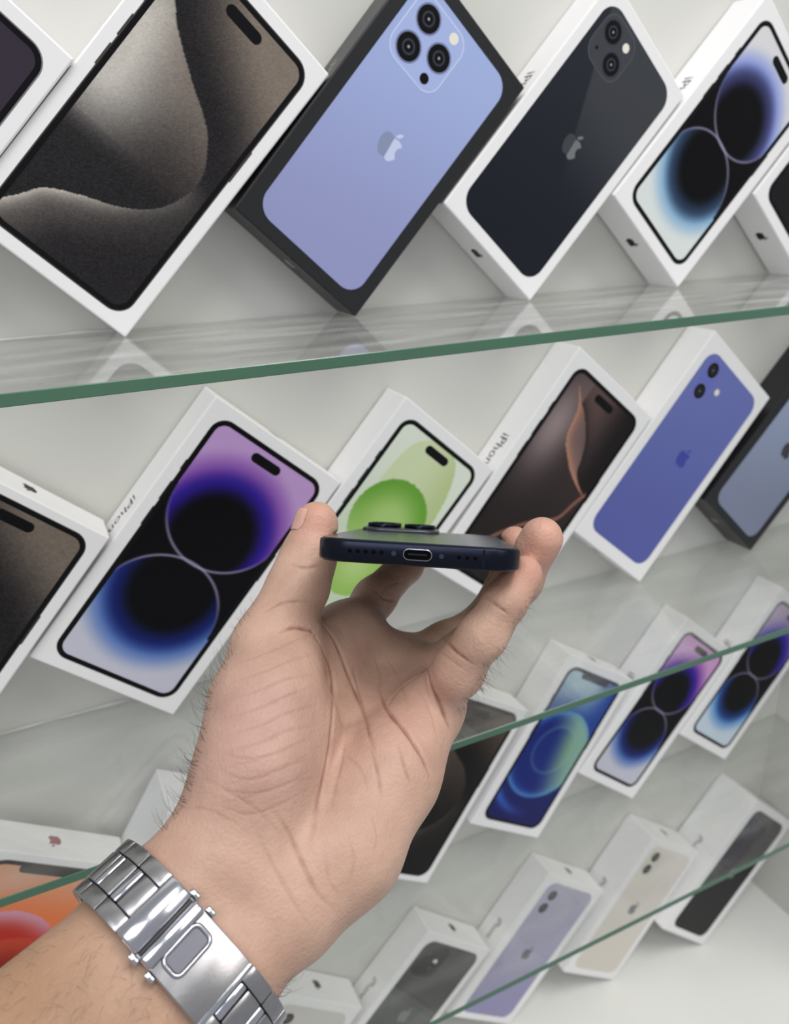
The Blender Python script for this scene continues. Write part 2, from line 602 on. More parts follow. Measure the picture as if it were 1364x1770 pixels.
def phone_box(key, label, group, pw, ph, style, paint, front, box_mat=m_box, txt_mat=m_text, text=True, pr=None,
              edge=(38, 36, 38), lens=None, logo=None, island=None, emblem_mat=None, step=0.8):
    x, th, lean, yo, h, w, t = BOXES[key]
    th, lean = math.radians(th), math.radians(lean)
    cl, sl = math.cos(lean), math.sin(lean)
    f = lambda v: Vector((v[0], v[1] * cl + v[2] * sl, v[2] * cl - v[1] * sl))
    U, Y, Vv = f((math.cos(th), 0, -math.sin(th))), f((0, 1, 0)), f((math.sin(th), 0, math.cos(th)))
    m = Matrix.Identity(4)
    lift = max(0.0, t * sl) - 0.25
    pos = Vector((x, -yo - t, ZS[key[0]] + lift)) + Y * (t / 2)
    for i in range(3):
        m[i][0], m[i][1], m[i][2], m[i][3] = U[i], Y[i], Vv[i], pos[i] * .001
    root = empty('phone_box', m)
    tag(root, label, 'box', group)
    card = link('carton', bev_box((-w, -t / 2, 0), (0, t / 2, h), 0.9, 2), box_mat, root)
    yf = -t / 2
    cx, cz = -w / 2, h / 2
    r = pr or 9.5
    fy = lambda d: (lambda a, b: ((cx + a) * .001, (yf - d) * .001, (cz + b) * .001))
    if front:
        bz = 3.0
        pl = link('screen_picture', print_plate('screen_picture', pw - 2 * bz, ph - 2 * bz, r - bz, paint, yf - .06, step, cx, cz), m_print, root)
        V, F = [], []
        o1, o2, o3 = rrect(pw, ph, r, 8), rrect(pw - 1.2, ph - 1.2, r - .6, 8), rrect(pw - 2 * bz - .2, ph - 2 * bz - .2, r - bz - .1, 8)
        n = len(o1)
        V = [fy(.09)(*p) for p in o1 + o2 + o3]
        for k in range(2):
            for i in range(n):
                j = (i + 1) % n
                F.append((k * n + i, k * n + j, (k + 1) * n + j, (k + 1) * n + i))
        me = bpy.data.meshes.new('bezel')
        me.from_pydata(V, [], F)
        fr_ = link('bezel', me, [m_black, ink('frame_ink_%d_%d_%d' % edge, edge)], root)
        for p in me.polygons:
            p.material_index = 1 if p.index < n else 0
        # side keys of the printed phone
        for sx, z0, z1 in ((-1, .62, .54), (-1, .44, .29), (-1, .23, .08), (1, .36, .12)):
            V = [fy(.08)(sx * (pw / 2 - .3 + .9 * a), b * ph / 2) for a, b in ((0, z1), (1, z1), (1, z0), (0, z0))]
            mesh_obj('side_key', V, [(0, 1, 2, 3)], ink('frame_ink_%d_%d_%d' % edge, edge), fr_)
        if island == 'pill':
            V, F = [], []
            ow, oh = 20.5, 5.8
            V = [fy(.12)(a, b + ph / 2 - bz - 6.2) for a, b in rrect(ow, oh, 2.9, 6)]
            mesh_obj('camera_island', V, [tuple(range(len(V)))], m_black, pl)
        elif island == 'notch':
            V = [fy(.12)(a, b + ph / 2 - bz - 1.6) for a, b in rrect(34, 6.4, 2.6, 5)]
            mesh_obj('notch', V, [tuple(range(len(V)))], m_black, pl)
    else:
        pl = link('back_picture', print_plate('back_picture', pw, ph, r, paint, yf - .06, step, cx, cz), m_print, root)
        if lens:
            for (lx, lz, lr) in lens['lens']:
                lo_ = [(lr, lens.get('rim', m_lensr), .13), (lr * .88, m_black, .16), (lr * .5, m_lensr, .19), (lr * .36, m_black, .22)]
                V, F, mi = [], [], []
                for q, (rr, mm, d) in enumerate(lo_):
                    k = len(V)
                    v, fc = disc(rr, fy(d), 22, lx, lz)
                    V += v
                    F += [tuple(k + a for a in ff) for ff in fc]
                v, fc = disc(lr * .1, fy(.25), 8, lx, lz)
                k = len(V)
                V += v
                F += [tuple(k + a for a in ff) for ff in fc]
                me = bpy.data.meshes.new('lens')
                me.from_pydata(V, [], F)
                ob = link('lens', me, [l[1] for l in lo_] + [m_grey], pl)
                for p in me.polygons:
                    p.material_index = p.index
            if 'flash' in lens:
                lx, lz, lr = lens['flash']
                V, F = disc(lr, fy(.13), 14, lx, lz)
                mesh_obj('flash', V, F, m_flash, pl)
            if 'plate' in lens:
                lx, lz, lw, lh, lr, mm, rim = lens['plate']
                V = [fy(.09)(a + lx, b + lz) for a, b in rrect(lw, lh, lr, 7)]
                n = len(V)
                V += [fy(.10)(a + lx, b + lz) for a, b in rrect(lw - 1, lh - 1, lr - .5, 7)]
                F = [(i, (i + 1) % n, n + (i + 1) % n, n + i) for i in range(n)] + [tuple(range(n, 2 * n))]
                me = bpy.data.meshes.new('camera_plate')
                me.from_pydata(V, [], F)
                link('camera_plate', me, [mm, rim], pl)
                for p in me.polygons:
                    p.material_index = 1 if p.index < n else 0
            for (lx, lz, lr) in lens.get('dots', []):
                V, F = disc(lr, fy(.13), 14, lx, lz)
                mesh_obj('sensor', V, F, m_black, pl)
        if logo:
            lx, lz, lh, mm = logo
            V, F = emblem(lh, lambda a, b: fy(.1)(lx + a, lz + b))
            F = [tuple(reversed(f_)) for f_ in F] if False else F
            mesh_obj('emblem', V, F, mm, pl)
            if key in ('A2', 'A3'):      # darker half of the mirrored emblem
                V, F = [], []
                half = []
                for px_, py_ in [((a - 12) * lh / 24, (12 - b) * lh / 24) for a, b in _B]:
                    half.append((min(px_, -.12 * py_ + .2), py_))
                V = [fy(.13)(lx + a, lz + b) for a, b in half]
                mesh_obj('emblem_shade', V, [tuple(reversed(range(len(V))))], MATS['emblem_dark_' + key], pl)
    if text:
        ts, tz = (.72, 5) if key[0] == 'D' else (1, 0)      # older boxes carry smaller lettering
        V = [((-w - .06) * .001, -b * ts * .001, (h / 2 + tz - a * ts) * .001) for a, b, _ in TXT_V]
        mesh_obj('lettering', V, TXT_F, txt_mat, card)
    em = emblem_mat or txt_mat
    V, F = emblem(10, lambda a, b: ((cx - a) * .001, -b * .001, (h + .06) * .001))
    mesh_obj('end_emblem', V, F, em, card)
    V, F = emblem(10, lambda a, b: ((cx + a) * .001, -b * .001, -.06 * .001))
    mesh_obj('end_emblem', V, F, em, card)
    return root


# key: x of the standing corner, tilt along the shelf, lean, gap to the wall, box height, width, thickness (mm, degrees)
BOXES = {
    'A0': (-68.0, 44.1, 0.03, 2.2, 171.0, 88.0, 27.6), 'A1': (54.6, 44.22, 0.17, 0.8, 169.3, 87.8, 26.9),
    'A2': (180.6, 42.93, 0.53, 2.0, 161.8, 87.6, 27.5), 'A3': (300.4, 43.39, 0.43, 1.6, 161.7, 85.6, 27.4),
    'A4': (422.1, 44.01, 0.48, 2.1, 161.5, 87.4, 28.2), 'A5': (544.2, 43.73, 0.46, 2.1, 161.5, 84.9, 27.7),
    'B0': (-80.8, 41.45, 0.0, 5.0, 167.6, 90.7, 28.1), 'B1': (48.2, 42.02, 0.23, 2.0, 177.4, 94.3, 27.7),
    'B2': (167.6, 42.08, 0.12, 1.6, 163.4, 87.3, 27.6), 'B3': (299.4, 39.69, 0.18, 0.9, 179.6, 92.0, 27.5),
    'B4': (420.4, 40.22, 0.01, 0.7, 179.8, 92.2, 27.0), 'B5': (544.5, 43.01, 0.18, 0.8, 160.7, 87.8, 27.0),
    'C0': (-86.1, 34.25, 0.0, 8.0, 161.2, 89.7, 27.3), 'C1': (20.2, 32.72, 0.0, 6.0, 157.1, 83.7, 44.0),
    'C2': (224.4, 33.82, 0.40, 1.6, 168.1, 90.7, 26.4), 'C3': (333.6, 34.07, 0.60, 2.2, 163.5, 84.1, 27.3),
    'C4': (439.8, 40.07, 0.66, 2.4, 165.3, 86.9, 27.5), 'C5': (557.1, 39.22, 0.68, 2.4, 165.9, 86.3, 27.4),
    'D0': (50.4, 41.74, 0.44, 1.7, 166.6, 89.7, 29.5), 'D1': (176.1, 43.44, 0.46, 1.7, 163.2, 86.4, 28.5),
    'D2': (313.9, 39.92, 0.21, 1.0, 163.4, 89.1, 28.3), 'D3': (435.7, 37.74, 0.40, 1.7, 161.1, 84.7, 36.3),
    'D4': (548.0, 42.47, 0.84, 2.9, 164.0, 88.1, 46.7)}
GA, GB, GC, GD = ('boxes leaning on the highest glass shelf', 'boxes leaning on the middle glass shelf',
                  'boxes leaning on the lowest glass shelf', 'boxes leaning on the base board')
mat('emblem_dark_A2', rgb(134, 142, 176), .4)
mat('emblem_dark_A3', rgb(52, 55, 60), .4)
m_em_blue = ink('pale_blue_emblem', (198, 204, 232), .3)
m_em_mid = ink('grey_emblem', (112, 116, 118), .3)
m_em_ultra = ink('deep_blue_emblem', (70, 74, 160), .3)
m_em_dark = ink('dark_emblem', (70, 68, 76), .3)
m_pl_blue = ink('blue_camera_plate', (166, 180, 224), .3)
m_pl_rim = ink('pale_rim', (206, 214, 240), .3)
m_pl_mid = ink('slate_camera_plate', (64, 66, 72), .3)
m_pl_midr = ink('slate_rim', (86, 88, 92), .3)
m_pl_ultra = ink('ultramarine_plate', (104, 112, 190), .3)
m_rim_ultra = ink('ultramarine_rim', (120, 122, 178), .3)
m_rim_blue = ink('blue_lens_rim', (120, 128, 164), .3)
m_pl_blk = ink('jet_camera_plate', (34, 35, 37), .3)
m_pl_lil = ink('lilac_plate', (172, 166, 192), .3)
m_pl_crm = ink('cream_plate', (212, 206, 196), .3)

phone_box('A0', 'white phone box picturing a dark screen, tucked against the brown metallic swoosh box', GA, 75, 158, 0, p_dark, True, edge=(120, 114, 122), island='pill')
phone_box('A1', 'white phone box picturing a brown metallic swoosh screen, on the highest glass shelf', GA, 74.5, 156, 0, p_ribbon, True, island='pill', step=.6, edge=(70, 66, 64))
tri = {'lens': [(-21.6, 60.7, 7.6), (-21.6, 43, 7.8), (-5.3, 51.8, 7.6)], 'flash': (-5.0, 65, 2.9), 'dots': [(-5.2, 38.6, 2.8)],
       'plate': (-14.2, 51.6, 36.5, 37, 9, m_pl_blue, m_pl_rim), 'rim': m_rim_blue}
phone_box('A2', 'black phone box picturing a light blue phone back with three lenses, on highest glass shelf', GA, 71.5, 147, 0,
          back((146, 150, 194), (160, 176, 220)), False, m_boxk, m_texts, lens=tri, logo=(1.2, 1.5, 16.5, m_em_blue), pr=10.5)
duo = {'lens': [(-22.6, 62.0, 6.9), (-11.2, 50.0, 6.9)], 'flash': (-9.8, 63.5, 2.6), 'dots': [(-25.2, 48.4, 1.1)],
       'plate': (-17.0, 56.0, 29.5, 30.5, 9, m_pl_mid, m_pl_midr)}
phone_box('A3', 'white phone box picturing a midnight black phone back with diagonal lenses, beside the black box', GA, 71.5, 147, 0,
          back((28, 31, 40), (40, 43, 50), (66, 68, 72)), False, lens=duo, logo=(.3, 2.2, 16, m_em_mid), pr=11)
phone_box('A4', 'white phone box picturing silver and black eclipsed circles, on the highest glass shelf', GA, 70, 146, 0, p_silver, True, island='pill', edge=(50, 50, 48))
phone_box('A5', 'white phone box picturing a dark screen, leaning beside the silver circles box', GA, 70, 146, 0, p_dark, True, island='pill')

phone_box('B0', 'white phone box picturing a brown metallic screen, leaning against the purple circles box', GB, 77, 157, 0,
          lambda x, y, w, h: p_ribbon(x, y, w, h, .92), True, island='pill', edge=(60, 56, 54))
phone_box('B1', 'large white phone box picturing purple and blue eclipsed circles, on the middle glass shelf', GB, 79, 163, 0, p_orbs, True, island='pill', step=.65)
phone_box('B2', 'white phone box picturing a pale green wallpaper, right behind the held phone', GB, 71.5, 148, 0, p_green, True, island='pill', edge=(60, 70, 58))
phone_box('B3', 'white phone box picturing a dark screen with a copper crescent, beside the blue phone box', GB, 76.5, 163, 0, p_copper, True, island='pill', edge=(44, 36, 34))
ver = {'lens': [(-24.2, 69.0, 6.6), (-23.4, 51.0, 6.6)], 'flash': (-7.3, 60, 2.6), 'plate': (-23.8, 60, 17, 35.5, 8.4, m_pl_ultra, m_rim_ultra), 'rim': m_rim_ultra}
phone_box('B4', 'white phone box picturing an ultramarine blue phone back with two stacked lenses', GB, 75.5, 160, 0,
          back((90, 97, 164), (108, 117, 180)), False, lens=ver, logo=(3.7, 7.0, 16, m_em_ultra), pr=11)
phone_box('B5', 'black phone box picturing a grey blue phone back, beside the ultramarine one', GB, 71.5, 147, 0,
          back((128, 134, 158), (158, 172, 200)), False, m_boxk, m_texts, lens=tri, logo=(1.2, 1.5, 16.5, m_em_dark), pr=10.5)

phone_box('C0', 'white phone box with a red emblem picturing an orange bubble screen, behind the forearm', GC, 75, 150, 0, p_coral, True,
          island='notch', emblem_mat=m_red, edge=(96, 70, 62), pr=13)
phone_box('C1', 'plain white phone box mostly hidden behind the wrist, next to the red emblem box', GC, 70, 146, 0, p_dark, True, island='pill')
phone_box('C2', 'white phone box picturing a dark brown swoosh screen, behind the palm on the lowest shelf', GC, 79, 157, 0,
          lambda x, y, w, h: p_ribbon(x, y, w, h, .62, (1.0, .94, .9)), True, island='pill', edge=(48, 44, 42))
phone_box('C3', 'white phone box picturing a blue and green planet screen with a notch', GC, 69, 148, 0, p_planet, True, island='notch', edge=(60, 66, 90))
pink = ((206, 156, 206), (140, 80, 172), (48, 30, 142))
phone_box('C4', 'white phone box picturing small pink and blue eclipsed circles, next to the planet box', GC, 69, 149, 0,
          lambda x, y, w, h: p_orbs(x, y, w, h, pink), True, island='pill', edge=(90, 88, 90))
phone_box('C5', 'white phone box picturing violet and pale blue eclipsed circles, last before the side wall', GC, 69, 149, 0,
          lambda x, y, w, h: p_orbs(x, y, w, h, ((168, 142, 180), (96, 70, 170), (40, 34, 140)), ((198, 212, 224), (98, 150, 208), (28, 56, 120))), True, island='pill', edge=(90, 88, 90))

st = lambda mm: {'lens': [(-21.5, 61.5, 5.6), (-22.2, 47, 5.6)], 'plate': (-20, 54.5, 24, 29, 7, mm, mm)}
phone_box('D0', 'white phone box picturing a pale phone back, below the watch clasp beside the graphite one', GD, 74, 150, 0,
          back((196, 194, 188), (206, 204, 198)), False, lens=st(m_pl_crm), logo=(-1, 0, 15, m_em_dark), pr=10)
phone_box('D1', 'white phone box picturing a graphite phone back with square camera plate, beside the lilac one', GD, 71.5, 149, 0,
          back((72, 74, 74), (66, 68, 68), speck=4), False, lens={'lens': [(-24, 62, 6.5), (-13, 49, 6.5)], 'flash': (-11.6, 56, 2.6), 'plate': (-17.5, 56, 32, 33, 9, m_pl_blk, m_pl_blk)},
          logo=(0, 0, 16, m_em_mid), pr=10)
phone_box('D2', 'white phone box picturing a lilac phone back with two lenses, on the base board', GD, 70, 149, 0,
          back((150, 146, 182), (172, 168, 188)), False, lens=st(m_pl_lil), logo=(-1.5, -1, 15, m_em_dark), pr=10)
phone_box('D3', 'white phone box picturing a cream phone back with two small lenses', GD, 70, 146, 0,
          back((214, 208, 198), (222, 214, 206)), False, lens=st(m_pl_crm), logo=(-3, 3.5, 15, m_em_mid), pr=10)
phone_box('D4', 'thick white phone box picturing a black phone back, close to the side wall', GD, 68, 148, 0,
          back((26, 27, 28), (34, 34, 36)), False, logo=(3, 4, 15, m_em_mid), pr=10, lens={'lens': [(-21, 60, 5.5)]})

# ------------------------------------------------------------------ the held phone (hand coordinates: right, down, forward of the eye, mm)
def unit(v):
    v = np.asarray(v, float)
    return v / np.linalg.norm(v)


PH_L = unit((0.07, 0.0, 0.997))                       # towards the top of the phone
PH_W = unit(np.array((math.cos(.059), math.sin(.059), 0)) - PH_L * np.dot((math.cos(.059), math.sin(.059), 0), PH_L))
PH_N = np.cross(PH_L, PH_W)                           # out of the screen (down)
if PH_N[1] < 0:
    PH_N = -PH_N
PW_, PHT, PT_ = 71.6, 147.6, 8.2
PH_C = np.array((7.9, 14.7, 263.0)) + PH_L * PHT / 2   # centre of the phone


def phw(x, y, z):
    """phone coordinates: x across, y towards its top, z out of the back -> world"""
    return tuple(cam2w(PH_C + PH_W * x + PH_L * y - PH_N * z))


def phone_sdf(p):
    q = p - PH_C
    x, y, z = np.abs(q @ PH_W), np.abs(q @ PH_L), np.abs(q @ PH_N)
    r = 12.0
    dx, dy = x - (PW_ / 2 - r), y - (PHT / 2 - r)
    d2 = np.hypot(np.maximum(dx, 0), np.maximum(dy, 0)) + np.minimum(np.maximum(dx, dy), 0) - r
    dz = z - PT_ / 2
    return np.hypot(np.maximum(d2, 0), np.maximum(dz, 0)) + np.minimum(np.maximum(d2, dz), 0)


m_navy = mat('navy_metal', rgb(28, 31, 44), 0.32, metal=0.9, noise=(200, .06))
m_bglass = mat('frosted_back_glass', rgb(44, 49, 58), 0.22, spec=0.6)
m_scr = mat('screen_glass', rgb(8, 8, 10), 0.08)
m_hole = mat('port_dark', rgb(4, 4, 5), 0.8, spec=.05)
m_chrome = mat('port_rim', rgb(150, 152, 160), 0.25, metal=1.0)
m_lens = mat('lens_glass', rgb(10, 12, 18), 0.05, spec=0.8)
m_band = mat('antenna_band', rgb(14, 18, 32), 0.6, spec=.1)

zt = PT_ / 2
phone = empty('smartphone', Matrix.Translation(Vector(phw(0, -PHT / 2, 0))))
tag(phone, 'dark navy smartphone held edge-on by its sides between thumb and fingertips', 'phone')
inv = phone.matrix_world.inverted()


def ph_part(name, V, F, m, parent=None, smooth=False):
    o = mesh_obj(name, [inv @ Vector(phw(*v)) for v in V], F, m, parent or phone, False)
    if smooth:
        for p in o.data.polygons:
            p.use_smooth = len(p.vertices) == 4
    return o


V, F = stack(PW_, PHT, 12, [(1.2, -zt + .25), (.45, -zt + .45), (0, -zt + 1.1), (0, zt - 1.1), (.45, zt - .45), (1.2, zt - .25)], 10)
body = ph_part('metal_frame', V, F, m_navy, smooth=True)
V, F = stack(PW_ - 2.0, PHT - 2.0, 11, [(0, zt - .4), (0, zt - .12), (.3, zt)], 10)
bk = ph_part('back_glass', V, F, m_bglass)
V, F = stack(PW_ - 2.0, PHT - 2.0, 11, [(.3, -zt), (0, -zt + .12), (0, -zt + .4)], 10)
ph_part('screen', V, F, m_scr)
cxp, cyp = -PW_ / 2 + 22.5, PHT / 2 - 22.5
V, F = stack(38, 38, 10, [(0, zt - .3), (.1, zt + 1.2), (.9, zt + 1.8)], 8)
plat = ph_part('camera_plateau', [(x + cxp, y + cyp, z) for x, y, z in V], F, m_bglass, smooth=True)
for lx, ly in ((-8.6, 8.6), (-8.6, -8.6), (9.0, 0)):
    V, F = stack(15.6, 15.6, 7.8, [(0, zt + 1.6), (0, zt + 3.6), (.4, zt + 4.0), (1.3, zt + 4.0), (1.5, zt + 3.7)], 7)
    lo_ = ph_part('lens_ring', [(x + cxp + lx, y + cyp + ly, z) for x, y, z in V], F, m_navy, plat, True)
    V, F = stack(12.8, 12.8, 6.4, [(0, zt + 3.6), (0, zt + 3.85)], 7)
    ph_part('lens_glass', [(x + cxp + lx, y + cyp + ly, z) for x, y, z in V], F, m_lens, plat)
yb = -PHT / 2


def end_disc(name, x, z, rx, rz, m, d=0.03, parent=None, n=14, r0=None):
    """flat or ringed piece on the bottom edge"""
    pts = rrect(2 * rx, 2 * rz, min(rx, rz), 6)
    V = [(x + a, yb - d, z + b) for a, b in pts]
    k = len(V)
    if r0:
        V += [(x + a, yb - d - .12, z + b) for a, b in rrect(2 * rx - 2 * r0, 2 * rz - 2 * r0, min(rx, rz) - r0, 6)]
        V += [(x + a, yb + 0.02, z + b) for a, b in rrect(2 * rx - 2.4 * r0, 2 * rz - 2.4 * r0, min(rx, rz) - 1.2 * r0, 6)]
        F = [(i, (i + 1) % k, k + (i + 1) % k, k + i) for i in range(k)] + [(k + i, k + (i + 1) % k, 2 * k + (i + 1) % k, 2 * k + i) for i in range(k)]
    else:
        F = [tuple(range(k))]
    return ph_part(name, V, F, m, parent or body)


port = end_disc('charging_port', 0, 0, 5.0, 2.0, m_chrome, r0=.28)
end_disc('port_opening', 0, 0, 4.7, 1.7, m_hole, .06, port)
end_disc('port_tongue', 0, 0.1, 3.3, .28, ink('tongue', (34, 35, 40)), .09, port)
for k in range(5):
    end_disc('speaker_hole', -23.4 + 2.75 * k, 0, .72, .72, m_hole)
for k in range(3):
    end_disc('microphone_hole', 14.2 + 2.75 * k, 0, .68, .68, m_hole)
for sx in (-1, 1):
    end_disc('screw', sx * 8.2, 0, .85, .85, ink('screw_metal', (66, 72, 96), .3, .9))
end_disc('antenna_line', 22.6, 0, .45, zt - .9, m_band)

# ------------------------------------------------------------------ the hand: smooth union of tapered limbs, then surfaced
def P(px, py, z):
    return np.array(((px - 682) / FPX * z, (py - 885) / FPX * z, z))


AX = unit((0.62, -0.52, 0.58))                         # forearm towards the hand
SX = unit(np.array((.74, .64, -.16)) - AX * np.dot((.74, .64, -.16), AX))   # thumb side -> little finger side
NX = np.cross(AX, SX)
if NX[2] > 0:
    NX = -NX                                           # out of the palm side of the wrist
Wc = P(400, 1545, 250)
PRIM = []


def cone(a, b, r1, r2, k=6.0):
    PRIM.append((np.asarray(a, float), np.asarray(b, float), r1, r2, k))


def chain(pts, k=4.0):
    for (a, ra), (b, rb) in zip(pts[:-1], pts[1:]):
        cone(a, b, ra, rb, k)


# forearm
E1 = Wc - AX * 150
cone(E1 - SX * 17 - NX * 5, Wc - AX * 20 - SX * 11.5, 28, 18.2, 10)
cone(E1 + SX * 19 - NX * 5, Wc - AX * 20 + SX * 12.5, 28, 18.5, 10)
cone(E1 - NX * 3, Wc - AX * 20, 31, 18.5, 10)
cone(Wc - AX * 20 - SX * 11.5, Wc + AX * 8 - SX * 12, 18.5, 18, 10)
cone(Wc - AX * 20 + SX * 12.5, Wc + AX * 8 + SX * 12, 18.5, 17.5, 10)
# palm rays
MI, MM, MR, MP = P(604, 1096, 334), P(688, 1150, 338), P(736, 1178, 326), P(746, 1222, 305)
W0 = Wc + AX * 10
cone(W0 - SX * 9, MI, 15, 11.2, 10)
cone(W0 - SX * 2, MM, 14.5, 11.2, 10)
cone(W0 + SX * 5, MR, 14.5, 11.2, 10)
cone(W0 + SX * 11, MP, 16.5, 11, 10)
cone(MI, MM, 11, 11, 8)
cone(MM, MR, 11, 11, 8)
cone(MR, MP, 11, 10.5, 8)
# little finger side of the palm
chain([(P(505, 1565, 254), 16), (P(600, 1465, 264), 17.5), (P(677, 1338, 280), 16.2), (P(734, 1246, 296), 11.5)], 10)
# ball of the thumb
chain([(P(384, 1460, 250), 16), (P(442, 1330, 262), 19.2), (P(462, 1215, 277), 19), (P(480, 1120, 292), 13.5)], 10)
cone(P(512, 1260, 279), P(476, 1180, 284), 15, 14, 8)
cone(P(480, 1125, 294), MI, 12, 10, 14)                 # web to the index finger
# thumb
chain([(P(466, 1112, 291), 14.0), (P(516, 1012, 304), 11.6), (P(533, 965, 309), 10.6), (P(546, 903, 311), 8.3)], 5)
cone(P(552, 935, 311), P(549, 905, 310), 7.6, 6.8, 4)
# index finger
chain([(MI, 10.4), (P(648, 1034, 355), 9.2), (P(700, 980, 374), 8.2)], 5)
chain([(P(700, 980, 374), 8.2), (P(724, 957, 392), 7.0), (P(742, 946, 402), 6.0)], 4)
# middle finger
chain([(MM, 10.6), (P(772, 1112, 352), 9.6), (P(836, 1074, 364), 9.0)], 5)
chain([(P(836, 1074, 364), 9.0), (P(884, 985, 369), 8.2), (P(890, 934, 356), 6.6)], 4)
# ring finger
chain([(MR, 10.6), (P(792, 1138, 322), 9.8), (P(843, 1085, 316), 9.3)], 5)
chain([(P(843, 1085, 316), 9.3), (P(896, 1003, 306), 8.8), (P(936, 930, 298), 8.3)], 4)
# little finger
chain([(MP, 10.4), (P(792, 1160, 289), 9.1), (P(834, 1098, 282), 8.5)], 5)
chain([(P(834, 1098, 282), 8.5), (P(873, 1040, 283), 7.7), (P(905, 992, 287), 6.9)], 4)


def cone_d(p, a, b, r1, r2):
    ba = b - a
    t = np.clip(((p - a) @ ba) / (ba @ ba), 0, 1)
    return np.linalg.norm(p - a - t[..., None] * ba, axis=-1) - (r1 + (r2 - r1) * t)


def smin(a, b, k):
    h = np.maximum(k - np.abs(a - b), 0) / k
    return np.minimum(a, b) - h * h * k * 0.25


def arm_sdf(p):
    d = np.full(p.shape[:-1], 40.0)
    for a, b, r1, r2, k in PRIM:
        d = smin(d, cone_d(p, a, b, r1, r2), k)
    return d


HS = 0.95
lo = np.min([np.minimum(a - r1, b - r2) for a, b, r1, r2, k in PRIM], 0) - 5
hi = np.max([np.maximum(a + r1, b + r2) for a, b, r1, r2, k in PRIM], 0) + 5
dims_ = np.ceil((hi - lo) / HS).astype(int) + 1
G = np.full(dims_, 40.0, np.float32)
ax = [lo[i] + HS * np.arange(dims_[i]) for i in range(3)]
for a, b, r1, r2, k in PRIM:
    q0 = np.floor((np.minimum(a - r1, b - r2) - k - 3 - lo) / HS).astype(int).clip(0)
    q1 = np.minimum(np.ceil((np.maximum(a + r1, b + r2) + k + 3 - lo) / HS).astype(int) + 1, dims_)
    sl = tuple(slice(q0[i], q1[i]) for i in range(3))
    X = ax[0][sl[0]][:, None, None]
    Y = ax[1][sl[1]][None, :, None]
    Z = ax[2][sl[2]][None, None, :]
    ba = b - a
    t = np.clip(((X - a[0]) * ba[0] + (Y - a[1]) * ba[1] + (Z - a[2]) * ba[2]) / (ba @ ba), 0, 1).astype(np.float32)
    d = np.sqrt((X - a[0] - t * ba[0]) ** 2 + (Y - a[1] - t * ba[1]) ** 2 + (Z - a[2] - t * ba[2]) ** 2) - (r1 + (r2 - r1) * t)
    G[sl] = smin(G[sl], d.astype(np.float32), k)
# flesh gives way to the phone
q0 = np.floor((PH_C - (60, 25, 85) - lo) / HS).astype(int).clip(0)
q1 = np.minimum(np.ceil((PH_C + (60, 25, 85) - lo) / HS).astype(int), dims_)
sl = tuple(slice(q0[i], q1[i]) for i in range(3))
pp = np.stack(np.meshgrid(ax[0][sl[0]], ax[1][sl[1]], ax[2][sl[2]], indexing='ij'), -1)
pd = 0.25 - phone_sdf(pp)
G[sl] = -smin(-G[sl], -pd.astype(np.float32), 1.6)


def surface_net(G, lo, s):
    ins = G < 0
    nx, ny, nz = G.shape
    cnt = np.zeros((nx - 1, ny - 1, nz - 1), np.uint8)
    for dx in (0, 1):
        for dy in (0, 1):
            for dz in (0, 1):
                cnt += ins[dx:nx - 1 + dx, dy:ny - 1 + dy, dz:nz - 1 + dz]
    act = np.argwhere((cnt > 0) & (cnt < 8))
    idx = np.full(cnt.shape, -1, np.int64)
    idx[tuple(act.T)] = np.arange(len(act))
    acc = np.zeros((len(act), 3))
    n = np.zeros(len(act))
    cor = [(0, 0, 0), (1, 0, 0), (0, 1, 0), (1, 1, 0), (0, 0, 1), (1, 0, 1), (0, 1, 1), (1, 1, 1)]
    val = [G[tuple((act + c).T)] for c in cor]
    for i in range(8):
        for j in range(i + 1, 8):
            df_ = np.abs(np.array(cor[i]) - cor[j])
            if df_.sum() != 1:
                continue
            m = (val[i] < 0) != (val[j] < 0)
            t = val[i] / np.where(m, val[i] - val[j], 1)
            pt = np.array(cor[i]) + t[:, None] * (np.array(cor[j]) - cor[i])
            acc += np.where(m[:, None], pt, 0)
            n += m
    verts = lo + s * (act + acc / n[:, None])
    quads = []
    for a in range(3):
        b, c = (a + 1) % 3, (a + 2) % 3
        s0 = [slice(1, -1)] * 3
        s1 = [slice(1, -1)] * 3
        s0[a] = slice(0, -1)
        s1[a] = slice(1, None)
        A, B_ = ins[tuple(s0)], ins[tuple(s1)]
        e = np.argwhere(A != B_)
        inner = A[tuple(e.T)]
        off = np.ones(3, int)
        off[a] = 0
        e = e + off
        eb, ec = np.zeros(3, int), np.zeros(3, int)
        eb[b], ec[c] = 1, 1
        q = np.stack([idx[tuple((e - eb - ec).T)], idx[tuple((e - ec).T)], idx[tuple(e.T)], idx[tuple((e - eb).T)]], 1)
        q = np.where(inner[:, None], q, q[:, ::-1])
        quads.append(q)
    return verts, np.concatenate(quads)


HV, HQ = surface_net(G, lo, HS)
# relax the net a little
ed = np.concatenate([HQ[:, [0, 1]], HQ[:, [1, 2]], HQ[:, [2, 3]], HQ[:, [3, 0]]])
deg = np.bincount(ed[:, 0], minlength=len(HV)).astype(float)
for it in range(3):
    sm = np.zeros_like(HV)
    for c in range(3):
        sm[:, c] = np.bincount(ed[:, 0], HV[ed[:, 1], c], len(HV))
    HV = HV + .5 * (sm / deg[:, None] - HV)

